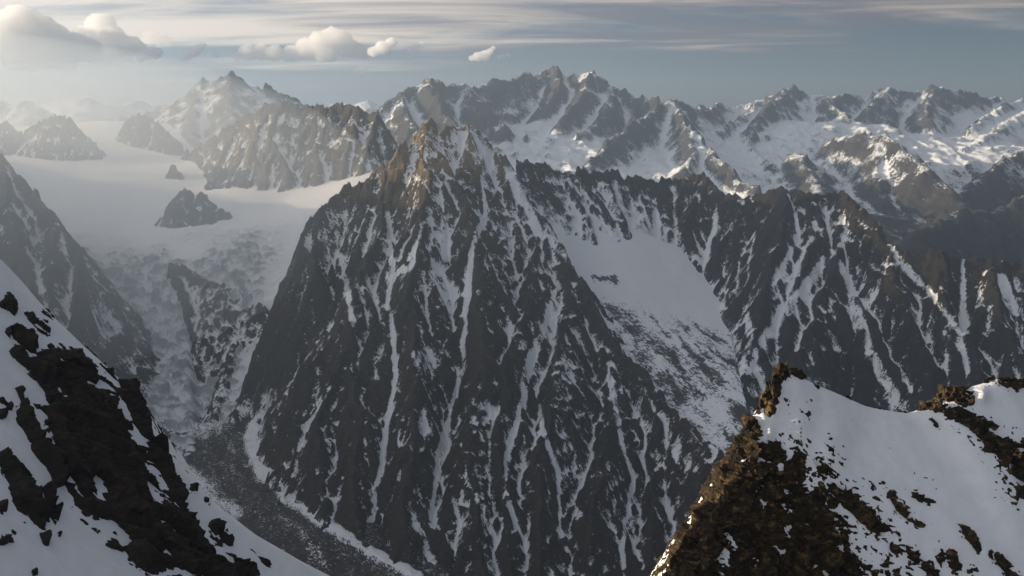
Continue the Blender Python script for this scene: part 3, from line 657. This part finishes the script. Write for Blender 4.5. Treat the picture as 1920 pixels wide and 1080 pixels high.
def far_snow(X, Y, Z, dx, b=0.60):
    s = snow_field(X, Y, Z, dx, b, 1.0, 0.70, 0.5, 0.35, 0.35, 0.8, 0.4, 700, 0.1, None, 85, (9.5, 13.0), (5.0, 9.0))
    low = sstep(-Z, 560, 1000) * sstep(X, 1900, 3000)
    return s - 0.9 * low
make_mountain('snowy_range', 'distant snowy range with jagged peaks along the skyline',
              (-2600, 8600, 6000, 15000), 19.0, far_ridges, M_far, -2400, far_snow,
              ero=(28, 0.0035, 6, 0.002), rough=(45, 480), warp=60, seed=51, crest=(45, 25), base=far_base, detail=30, crag=0.7, spike=48)
farl_ridges = [
    ([P(180, 240, 12500), P(270, 213, 12000), P(335, 192, 11700), P(360, 172, 11600), P(378, 156, 11500), P(400, 156, 11450), P(418, 148, 11400), P(433, 136, 11400), P(450, 147, 11450), P(470, 158, 11500), P(490, 172, 11600), P(520, 176, 11800), P(545, 182, 12000), P(600, 215, 12400)], 1.2, 0.62, 300, 1.0),
    ([P(433, 136, 11400), P(430, 190, 10700), P(440, 240, 10000)], 1.1, 0.6, 200, 1.0),
    ([P(378, 156, 11500), P(370, 210, 10800), P(360, 260, 10000)], 1.1, 0.6, 200, 1.0),
    ([P(490, 172, 11600), P(500, 220, 10800)], 1.1, 0.6, 200, 1.0),
    ([P(300, 205, 11800), P(300, 240, 11000)], 1.1, 0.6, 200, 1.0),
]
make_mountain('pointed_mountain', 'pale hazy pointed mountain under the small clouds, upper left',
              (-6200, -1800, 9300, 13000), 16.0, farl_ridges, M_far, -1500, lambda X, Y, Z, dx: far_snow(X, Y, Z, dx, 0.44),
              ero=(24, 0.0035, 5, 0.002), rough=(40, 420), warp=50, seed=61, crest=(45, 20), detail=28, crag=0.7, spike=50)
faint_ridges = [
    ([P(-250, 170, 15500), P(0, 188, 15000), P(30, 200, 14900), P(50, 188, 14900), P(75, 205, 14800), P(110, 215, 14800)], 1.0, 0.6, 300, 1.2),
    ([P(60, 205, 19000), P(110, 186, 19000), P(160, 182, 19000), P(205, 200, 19000), P(260, 190, 19500), P(300, 205, 19500)], 0.9, 0.5, 300, 1.0),
    ([P(560, 205, 18000), P(640, 195, 18000), P(690, 190, 18000), P(740, 205, 18000)], 0.9, 0.5, 300, 0.8),
]
make_mountain('hazy_range', 'faint snowy peaks almost lost in haze at far left',
              (-10500, -1500, 13500, 20500), 34.0, faint_ridges, M_far, -1500, far_snow,
              ero=(20, 0.003, 4, 0.002), rough=(50, 600), warp=60, seed=71, crest=(60, 30), detail=20)

# ------------------------------------------------------------------ unseen ridge added on the west to shade the valley from the low sun
shade_ridges = [
    ([(-2900, -3000, 60), (-3100, -1000, 140), (-3300, 1500, 130), (-3500, 3500, 110), (-3900, 4700, 150), (-4300, 5600, 20), (-4800, 6500, -120), (-5600, 7800, -120), (-6200, 8900, 60), (-7000, 10500, 200), (-8500, 13500, 350)], 1.2, 0.75, 300, 1.0),  # crest heights set by how far down the sunlight should reach
]
make_mountain('shade_ridge', 'unseen snowy ridge added beyond the left edge to cast shade over the valley',
              (-9800, -2500, -3500, 14000), 60.0, shade_ridges, M_far, -1700, far_snow,
              ero=(15, 0.003, 3, 0.002), rough=(60, 600), warp=60, seed=81, crest=(60, 60), detail=20)
X, Y = grid(-16000, 16000, -5000, 21000, 1000.0)
put('ground', grid_mesh('ground', X, Y, -2000 + 60 * fbm(X, Y, 5000, 3, 0.5, 91), M_val, None, {'snow': 0.3 + 0 * X}), 'low ground far below the mountains', 'ground', 'structure')

# ------------------------------------------------------------------ near slopes: snow with rock standing out of it
def components(mask):
    lab = np.where(mask, np.arange(1, mask.size + 1).reshape(mask.shape), 0)
    for _ in range(400):
        Q = np.pad(lab, 1); big = np.maximum.reduce([Q[1:-1, 1:-1], Q[:-2, 1:-1], Q[2:, 1:-1], Q[1:-1, :-2], Q[1:-1, 2:]])
        new = np.where(mask, big, 0); flat = np.r_[0, new.ravel()]
        for _k in range(3): flat = flat[flat]
        new = flat[1:].reshape(mask.shape)
        if (new == lab).all(): break
        lab = new
    return lab
def split_rocks(parent, X, Y, Z, keep, mat, nmax=90, nmin=30, flat=True):
    lab = components(keep); ids, cnt = np.unique(lab[lab > 0], return_counts=True)
    o = np.argsort(-cnt); rest = np.zeros(keep.shape, bool)
    for k, q in enumerate(o):
        if k < nmax and cnt[q] >= nmin:
            sel = lab == ids[q]; ii, jj = np.where(sel)
            i0, i1, j0, j1 = max(0, ii.min() - 1), ii.max() + 2, max(0, jj.min() - 1), jj.max() + 2
            w = (slice(i0, i1), slice(j0, j1))
            put('rock_outcrop', grid_mesh('rock_outcrop', X[w], Y[w], Z[w], mat, sel[w], flat=flat), parent=parent)
        elif cnt[q] >= 4: rest |= lab == ids[q]
    if rest.any(): put('rock_chips', grid_mesh('rock_chips', X, Y, Z, mat, rest), kind='stuff', parent=parent)
def rock_mat(name, a, b_, c, size, bumpd):
    m, nt, b = new_mat(name); n = NB(nt)
    st = n.noise(size * 2, 8, 0.65, (1, 1, 1.7), (0.6, 0.4, 0.2)); bg = n.noise(size * 8, 4, 0.55); fi = n.noise(size * 0.4, 8, 0.7)
    col = n.mix(n.ramp(bg, 0.35, 0.65), a, b_); col = n.mix(n.ramp(st, 0.50, 0.70), col, c)
    n.set(b.inputs['Base Color'], n.mix(n.math('MULTIPLY', n.ramp(fi, 0.5, 0.75), 0.6), col, tuple(v * 0.4 for v in a)))
    n.L.new(n.bump(n.math('ADD', st, n.math('MULTIPLY', fi, 0.5)), bumpd), b.inputs['Normal'])
    return m
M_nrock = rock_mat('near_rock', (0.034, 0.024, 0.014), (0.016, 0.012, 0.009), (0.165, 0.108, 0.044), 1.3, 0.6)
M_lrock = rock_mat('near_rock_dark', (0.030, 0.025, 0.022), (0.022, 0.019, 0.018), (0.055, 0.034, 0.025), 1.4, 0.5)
M_nsnow = snow_mat('near_snow', (0.78, 0.80, 0.845), 5, 0.28)

# left slope: falls away to the right at 43 degrees, seen from above
TL = 0.949; CL = -160.0
def on_plane(px, py):
    a, b = ray(px, py); Yv = CL / (b + TL * a); return (a * Yv, Yv, b * Yv)
edge = np.array([on_plane(*q) for q in [(-120, 380), (0, 490), (60, 557), (130, 622), (200, 690), (250, 752), (272, 800), (330, 868), (400, 942), (470, 998), (560, 1052), (620, 1080), (760, 1150)]])
X, Y = grid(-165, 5, 120, 268, 0.32)
ye = np.interp(X, edge[:, 0], edge[:, 1])
Zs = -TL * X + CL
over = np.maximum(0, Y - ye + 2.0)
Zs = Zs - 0.9 * over ** 2 / (over + 6.0)
nx, nz = math.sin(math.atan(TL)), math.cos(math.atan(TL))
PX, PY = pix_of(X, Y, Zs)
LB = [[(2, 570, 10), (28, 585, 8)], [(12, 560, 8), (22, 575, 9)], [(20, 620, 8), (45, 640, 14), (58, 655, 8)], [(50, 588, 10), (75, 605, 20), (92, 618, 12)], [(92, 648, 6)], [(143, 662, 5)], [(125, 668, 5)],
      [(25, 655, 8), (45, 680, 16), (70, 705, 26)], [(95, 690, 30), (130, 720, 58), (165, 770, 74), (200, 830, 76), (225, 890, 72), (250, 940, 62), (290, 985, 52), (340, 1020, 46), (390, 1060, 44), (430, 1100, 40)],
      [(90, 735, 18), (105, 800, 16), (130, 870, 20), (175, 945, 22), (225, 975, 14)],
      [(235, 735, 22), (262, 800, 20), (290, 850, 18), (315, 900, 14), (345, 950, 10), (365, 985, 8)], [(325, 905, 12), (350, 935, 9)], [(360, 915, 6)], [(385, 940, 5)], [(400, 985, 10), (430, 1020, 8)], [(470, 1030, 5), (500, 1060, 6)], [(440, 1060, 14), (470, 1085, 12)],
      [(248, 1020, 12), (275, 1045, 26), (320, 1050, 30), (380, 1060, 30)], [(36, 728, 8), (48, 785, 13), (72, 825, 13)], [(70, 840, 12), (100, 870, 16), (112, 900, 10)],
      [(4, 858, 12), (30, 890, 16), (55, 935, 24), (75, 975, 22), (88, 1015, 9)], [(92, 915, 9), (100, 960, 10), (108, 1000, 4)], [(8, 745, 9)], [(2, 778, 8)], [(20, 760, 6)], [(2, 1015, 11), (18, 1012, 6)], [(5, 1042, 4)], [(62, 1076, 7)], [(28, 1000, 4)], [(3, 950, 6)]]
mk = seg_mask(PX, PY, LB)
s_al = X / nz
wx, wy = X * 1.35 + 1.2 * fbm(X, Y, 6, 3, 0.6, 213), Y + 1.2 * fbm(X, Y, 6, 3, 0.6, 214)
jagl = facet(wx * 0.6, wy, 5.5, 201, 1.6); blk = facet(wx * 0.7, wy, 1.9, 203, 1.5)
holes = fbm(X * 1.35, Y * 1.2, 7, 5, 0.62, 205)
hr = 1.5 * np.clip(mk, -1.5, 0.9) + 1.5 * holes + 1.3 * jagl * sstep(mk, -0.5, 0.4) + 0.55 * blk - 0.15 + 0.5 * fbm(X * 1.35, Y, 2.0, 4, 0.65, 215) + 0.7 * sstep(mk, 0.3, 0.9)
hs = 0.6 * fbm(X, Y, 34, 3, 0.5, 207) + 0.30 * fbm(X * 0.35, Y, 6, 3, 0.5, 209) + 0.10 * fbm(X * 0.5, Y, 2.2, 4, 0.55, 211)
hr = hr + 0.6 * hs
near_left = put('snow_slope', grid_mesh('snow_slope', (X + nx * hs)[::2, ::2], Y[::2, ::2], (Zs + nz * hs)[::2, ::2], M_nsnow), 'near shaded snow slope banded with black rock, lower left corner', 'snow slope', 'structure')
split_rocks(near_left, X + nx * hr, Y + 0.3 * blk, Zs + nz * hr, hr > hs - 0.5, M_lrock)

# right: a small summit with a lit crest, a dark front face and a smooth snow face
def tin(X, Y, pts, edges):
    co = [Vector((p[0], p[1])) for p in pts]
    vo, eo, fo, ov, oe, of = delaunay_2d_cdt(co, edges, [], 0, 1e-4)
    zz = [pts[ov[i][0]][2] for i in range(len(vo))]
    Z = np.full(X.shape, -400.0, np.float32)
    for f in fo:
        (ax, ay), (bx, by), (cx, cyy) = (vo[i] for i in f); za, zb, zc = (zz[i] for i in f)
        den = (by - cyy) * (ax - cx) + (cx - bx) * (ay - cyy)
        if abs(den) < 1e-9: continue
        l1 = ((by - cyy) * (X - cx) + (cx - bx) * (Y - cyy)) / den; l2 = ((cyy - ay) * (X - cx) + (ax - cx) * (Y - cyy)) / den; l3 = 1 - l1 - l2
        m = (l1 >= -1e-4) & (l2 >= -1e-4) & (l3 >= -1e-4)
        Z[m] = (l1 * za + l2 * zb + l3 * zc)[m]
    return Z
sw = [P(1462, 680, 300), P(1443, 735, 297), P(1404, 785, 294), P(1366, 872, 285), P(1338, 937, 276), P(1298, 1017, 264), P(1260, 1085, 254), P(1170, 1250, 236)]
srib = [P(1455, 790, 293), P(1468, 850, 288), P(1505, 905, 282), P(1560, 985, 272), P(1620, 1085, 261), P(1690, 1220, 248)]
ne = [P(1500, 692, 302), P(1560, 722, 305), P(1640, 758, 309), P(1700, 768, 311), P(1730, 760, 312), P(1775, 728, 314), P(1830, 715, 317), P(1868, 703, 320), P(1925, 712, 325), P(2050, 760, 335), P(2330, 860, 350)]
inner = [P(1408, 835, 285.5), P(1380, 900, 276), P(1342, 980, 264), P(1305, 1060, 252), P(1440, 1250, 236)]
face = [P(1930, 1080, 270), P(1930, 1250, 256), P(2100, 1080, 276), P(2330, 1180, 285)]
low = [(30, 320, -190), (20, 290, -200), (10, 262, -215), (0, 235, -230), (82, 335, -125), (131, 348, -135), (200, 362, -150), (30, 350, -220), (290, 240, -240), (0, 350, -240), (290, 365, -200)]
allp = sw + srib + ne + inner + face + low
ns, nr, nn = len(sw), len(srib), len(ne)
ed = [(i, i + 1) for i in range(ns - 1)] + [(1, ns)] + [(ns + i, ns + i + 1) for i in range(nr - 1)] + [(0, ns + nr)] + [(ns + nr + i, ns + nr + i + 1) for i in range(nn - 1)]
ni = ns + nr + nn; ed += [(2, ni), (ni, ni + 1), (ni + 1, ni + 2), (ni + 2, ni + 3)]

X, Y = grid(8, 255, 236, 350, 0.34)
Zt = tin(X, Y, allp, ed)
PX, PY = pix_of(X, Y, Zt)
RB = [[(1462, 684, 9), (1450, 715, 15), (1443, 745, 15), (1440, 775, 12)], [(1404, 790, 10), (1425, 808, 22), (1408, 835, 26), (1440, 838, 22), (1462, 858, 14)],
      [(1415, 850, 36), (1395, 900, 44), (1370, 960, 54), (1330, 1030, 56), (1300, 1090, 60), (1260, 1180, 80)], [(1440, 870, 42), (1445, 930, 80), (1450, 1000, 120), (1460, 1080, 150), (1470, 1200, 200)], [(1400, 830, 20), (1360, 900, 24), (1322, 970, 26), (1285, 1045, 28)], [(1478, 880, 20), (1505, 930, 36), (1540, 1000, 48), (1575, 1070, 52), (1630, 1180, 60)], [(1400, 880, 30), (1365, 950, 42), (1330, 1020, 46), (1300, 1080, 46)],
      [(1532, 866, 8), (1550, 886, 8)], [(1562, 908, 9), (1590, 940, 18), (1620, 966, 20), (1652, 996, 13)], [(1620, 900, 4), (1634, 912, 5)], [(1650, 900, 3), (1658, 909, 3)], [(1668, 928, 6), (1690, 955, 11), (1705, 970, 9), (1725, 985, 4)],
      [(1715, 925, 4), (1730, 937, 6), (1748, 942, 3)], [(1680, 1003, 5)], [(1676, 1025, 13)], [(1702, 1030, 6), (1720, 1050, 9)], [(1735, 1060, 8), (1752, 1078, 8)], [(1760, 1038, 6), (1772, 1056, 6)], [(1780, 1038, 6), (1792, 1062, 8)],
      [(1805, 990, 5), (1820, 1010, 9), (1835, 1030, 9)], [(1855, 1040, 6), (1880, 1058, 9), (1902, 1080, 10)], [(1660, 1058, 5)], [(1820, 1066, 6)], [(1537, 942, 4), (1540, 950, 5)], [(1472, 750, 3)],
      [(1735, 758, 9), (1762, 764, 9)], [(1772, 740, 10), (1798, 742, 17), (1818, 748, 13)], [(1785, 772, 14), (1830, 798, 18), (1868, 830, 26), (1900, 855, 34), (1940, 895, 46)], [(1862, 708, 7)], [(1885, 715, 5), (1910, 722, 9)], [(1922, 712, 9)], [(1748, 786, 4), (1756, 798, 5)], [(1497, 694, 4)]]
mk = seg_mask(PX, PY, RB)
gy, gx = np.gradient(blur(Zt, 4), 0.34); gn = np.sqrt(gx * gx + gy * gy + 1); n3 = (-gx / gn, -gy / gn, 1 / gn)
u1, u2 = X + 0.35 * Zt, Y + 0.8 * Zt
wx, wy = u1 + 1.2 * fbm(u1, u2, 6, 3, 0.6, 233), u2 + 1.2 * fbm(u1, u2, 6, 3, 0.6, 234)
jagr = facet(wx, wy * 0.7, 4.2, 221, 1.7); blk = facet(wx, wy, 1.5, 223, 1.6); holes = fbm(u1, u2, 7, 5, 0.62, 225)
hr = 0.9 * np.clip(mk, -1.5, 0.45) + 0.8 * holes + 1.5 * jagr * sstep(mk, -0.3, 0.5) + 0.6 * blk - 0.05 + 0.5 * fbm(u1, u2, 2.2, 4, 0.65, 235) + 0.35 * sstep(mk, 0.2, 0.7)
hs = 0.35 * fbm(X, Y, 26, 3, 0.5, 227) + 0.07 * fbm(X, Y * 0.5, 2.4, 4, 0.55, 229) + 0.12 * fbm(X + 0.4 * Y, 0.4 * Y, 7, 3, 0.5, 230)
lump = np.zeros_like(Zt)
for (qx, qy, qr, qh) in [(1432, 792, 16, 1.6), (1440, 815, 12, 1.3), (1455, 762, 7, 0.9), (1838, 742, 15, 1.8), (1390, 862, 9, 0.9), (1866, 706, 9, 1.2), (1478, 852, 6, 0.8)]:
    lump += qh * np.exp(-((PX - qx) ** 2 + (PY - qy) ** 2) / qr ** 2)
hs = hs + lump * (1 + 0.5 * fbm(X, Y, 3, 3, 0.5, 231)) - 1.2 * sstep(mk, 0.2, 0.8)
Zsn = blur(Zt, 90)
near_right = put('snow_summit', grid_mesh('snow_summit', (X + n3[0] * hs)[::2, ::2], (Y + n3[1] * hs)[::2, ::2], (Zsn + n3[2] * hs)[::2, ::2], M_nsnow), 'near snow summit with a gold lit rock crest, lower right', 'snow summit', 'structure')
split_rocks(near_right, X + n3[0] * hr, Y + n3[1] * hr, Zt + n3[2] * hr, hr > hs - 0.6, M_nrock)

# ------------------------------------------------------------------ haze
def haze():
    m = bpy.data.materials.new('haze_air'); m.use_nodes = True
    nt = m.node_tree; nt.nodes.clear()
    o = nt.nodes.new('ShaderNodeOutputMaterial'); v = nt.nodes.new('ShaderNodeVolumePrincipled')
    v.inputs['Color'].default_value = (0.68, 0.83, 1.0, 1); v.inputs['Density'].default_value = 4.6e-5
    v.inputs['Anisotropy'].default_value = 0.74
    nt.links.new(v.outputs[0], o.inputs['Volume'])
    x0, x1, y0, y1, z0, z1 = -16500, 16500, -5500, 21500, -2300, 410
    V = np.array([(x, y, z) for z in (z0, z1) for y in (y0, y1) for x in (x0, x1)])
    Fq = np.array([(0, 2, 3, 1), (4, 5, 7, 6), (0, 1, 5, 4), (2, 6, 7, 3), (0, 4, 6, 2), (1, 3, 7, 5)])
    put('haze', mesh_from('haze', V, Fq, m, flat=True), 'thin bright haze filling the air over the valley', 'haze', 'stuff')
haze()
def mist(label, centre, radii, dens):
    m = bpy.data.materials.new('mist_air'); m.use_nodes = True; nt = m.node_tree; nt.nodes.clear()
    o = nt.nodes.new('ShaderNodeOutputMaterial'); v = nt.nodes.new('ShaderNodeVolumeScatter'); nt.links.new(v.outputs[0], o.inputs['Volume'])
    v.inputs['Color'].default_value = (0.84, 0.92, 1.0, 1); v.inputs['Density'].default_value = dens; v.inputs['Anisotropy'].default_value = 0.7
    V, Fq = ico(5); b = put('mist', mesh_from('mist', V * np.array(radii), Fq, m), label, 'mist', 'stuff'); b.location = centre
def ico(k=4):
    import bmesh
    bm = bmesh.new(); bmesh.ops.create_icosphere(bm, subdivisions=k, radius=1.0)
    V = np.array([v.co[:] for v in bm.verts]); Fq = np.array([[v.index for v in f.verts] for f in bm.faces]); bm.free(); return V, Fq
mist('bright soft mist lying over the upper glacier and valley head at left', (-3450, 5300, -520), (2750, 3200, 900), 2.2e-4)
# ------------------------------------------------------------------ cumulus beyond the haze
def cloud_mat(name, dens):
    m = bpy.data.materials.new(name); m.use_nodes = True; nt = m.node_tree; nt.nodes.clear()
    o = nt.nodes.new('ShaderNodeOutputMaterial'); v = nt.nodes.new('ShaderNodeVolumeScatter'); nt.links.new(v.outputs[0], o.inputs['Volume'])
    v.inputs['Color'].default_value = (1, 1, 1, 1); v.inputs['Density'].default_value = dens; v.inputs['Anisotropy'].default_value = 0.0
    return m
ICO = ico()
def cloud(label, balls, base, Yc, seed, dens=0.0032):
    rg = random.Random(seed); Vs, Fs, k = [], [], 0
    zb = P(960, base, Yc)[2]
    c = P(balls[0][0], balls[0][1], Yc)
    for (bx, by, br_) in balls:
        r = br_ / F * Yc; p = P(bx, by, Yc); V = ICO[0].copy(); oy = rg.uniform(-0.6, 0.6) * r
        a, b_ = V[:, 0] * 2.0 + seed * 3.1 + bx * 0.1, V[:, 2] * 2.0 + V[:, 1] * 1.3 + by * 0.1
        n = 0.34 * fbm(a, b_, 0.9, 5, 0.55, seed, True) + 0.25 * fbm(a, b_, 2.4, 3, 0.5, seed + 3)
        V = V * (0.98 + n)[:, None] * r * np.array([1.12, 1.2, 0.95]) + np.array([p[0], p[1] + oy, p[2]])
        zc = np.minimum(0, V[:, 2] - zb); V[:, 2] = np.where(zc < 0, zb + 0.18 * zc, V[:, 2])
        Vs.append(V - np.array(c)); Fs.append(ICO[1] + k); k += len(V)
    o = put('cloud', mesh_from('cloud', np.concatenate(Vs), np.concatenate(Fs), cloud_mat('cloud_air', dens)), label, 'cloud')
    o.location = c
    md = o.modifiers.new('one_body', 'REMESH'); md.mode = 'VOXEL'; md.voxel_size = max(22.0, 0.10 * min(b[2] for b in balls) / F * Yc); md.use_smooth_shade = True
    return o
cloud('large white cumulus filling the upper left corner', [(40, 58, 40), (10, 75, 42), (65, 68, 36), (-30, 85, 45), (100, 85, 32), (130, 90, 28), (160, 92, 24), (30, 95, 30), (75, 100, 24), (95, 42, 7)], 116, 25000, 1)
cloud('white cumulus with a double domed top right of the corner cumulus', [(182, 48, 22), (203, 40, 10), (170, 75, 24), (215, 75, 22), (240, 88, 20), (200, 92, 22), (262, 92, 12)], 104, 26000, 2)
cloud('low ragged white cloud under the corner cumulus', [(30, 125, 12), (60, 118, 15), (85, 110, 18), (115, 115, 15), (135, 120, 10), (5, 128, 8)], 134, 24500, 3, 0.003)
cloud('low flat cloud scrap under the domed cumulus', [(172, 112, 10), (195, 108, 11), (220, 106, 10), (238, 110, 6)], 121, 24500, 14, 0.003)
cloud('small white cloud puff right of the left cumulus bank', [(265, 110, 7), (274, 102, 10), (287, 100, 11), (297, 98, 8)], 122, 25000, 4, 0.007)
cloud('faint torn cloud veil above the small puff', [(300, 75, 12), (318, 78, 9), (280, 70, 12)], 92, 27000, 15, 0.0016)
cloud('small slanted cloud puff above the pale pointed peak', [(340, 108, 6), (350, 105, 8), (361, 98, 9), (372, 91, 8), (382, 85, 5)], 118, 25000, 5, 0.007)
cloud('tiny cloud shred right of the slanted puff', [(400, 102, 4), (407, 106, 4), (404, 98, 3)], 116, 25000, 6, 0.004)
cloud('long flat based cumulus with a hump, left of centre', [(445, 106, 8), (465, 99, 13), (490, 97, 15), (515, 100, 14), (545, 101, 15), (575, 93, 18), (600, 80, 18), (620, 68, 16), (640, 76, 17), (655, 90, 17), (610, 98, 20), (680, 97, 13)], 117, 26000, 7)
cloud('rounded cloud lump at the right end of the long cumulus', [(700, 97, 9), (718, 90, 12), (734, 80, 9)], 108, 25500, 9, 0.007)
cloud('thin cloud shred trailing right of the long cumulus', [(768, 98, 8), (778, 90, 8), (790, 84, 6)], 110, 26000, 10, 0.0030)
cloud('small bright lone cloud above the central range', [(885, 109, 5), (896, 106, 8), (909, 104, 9), (918, 97, 6), (925, 90, 4)], 117, 25000, 11, 0.007)
cloud('tiny faint cloud right of the lone bright cloud', [(936, 107, 4), (944, 106, 4), (953, 104, 4)], 114, 25000, 12, 0.004)
cloud('faint small cloud low over the gap left of centre', [(668, 135, 7), (678, 132, 7), (688, 137, 5)], 146, 25000, 13, 0.0025)
print('script %.1fs, tris %d' % (time.time() - T0, sum(len(o.data.polygons) * 2 for o in C.objects if o.type == 'MESH')))
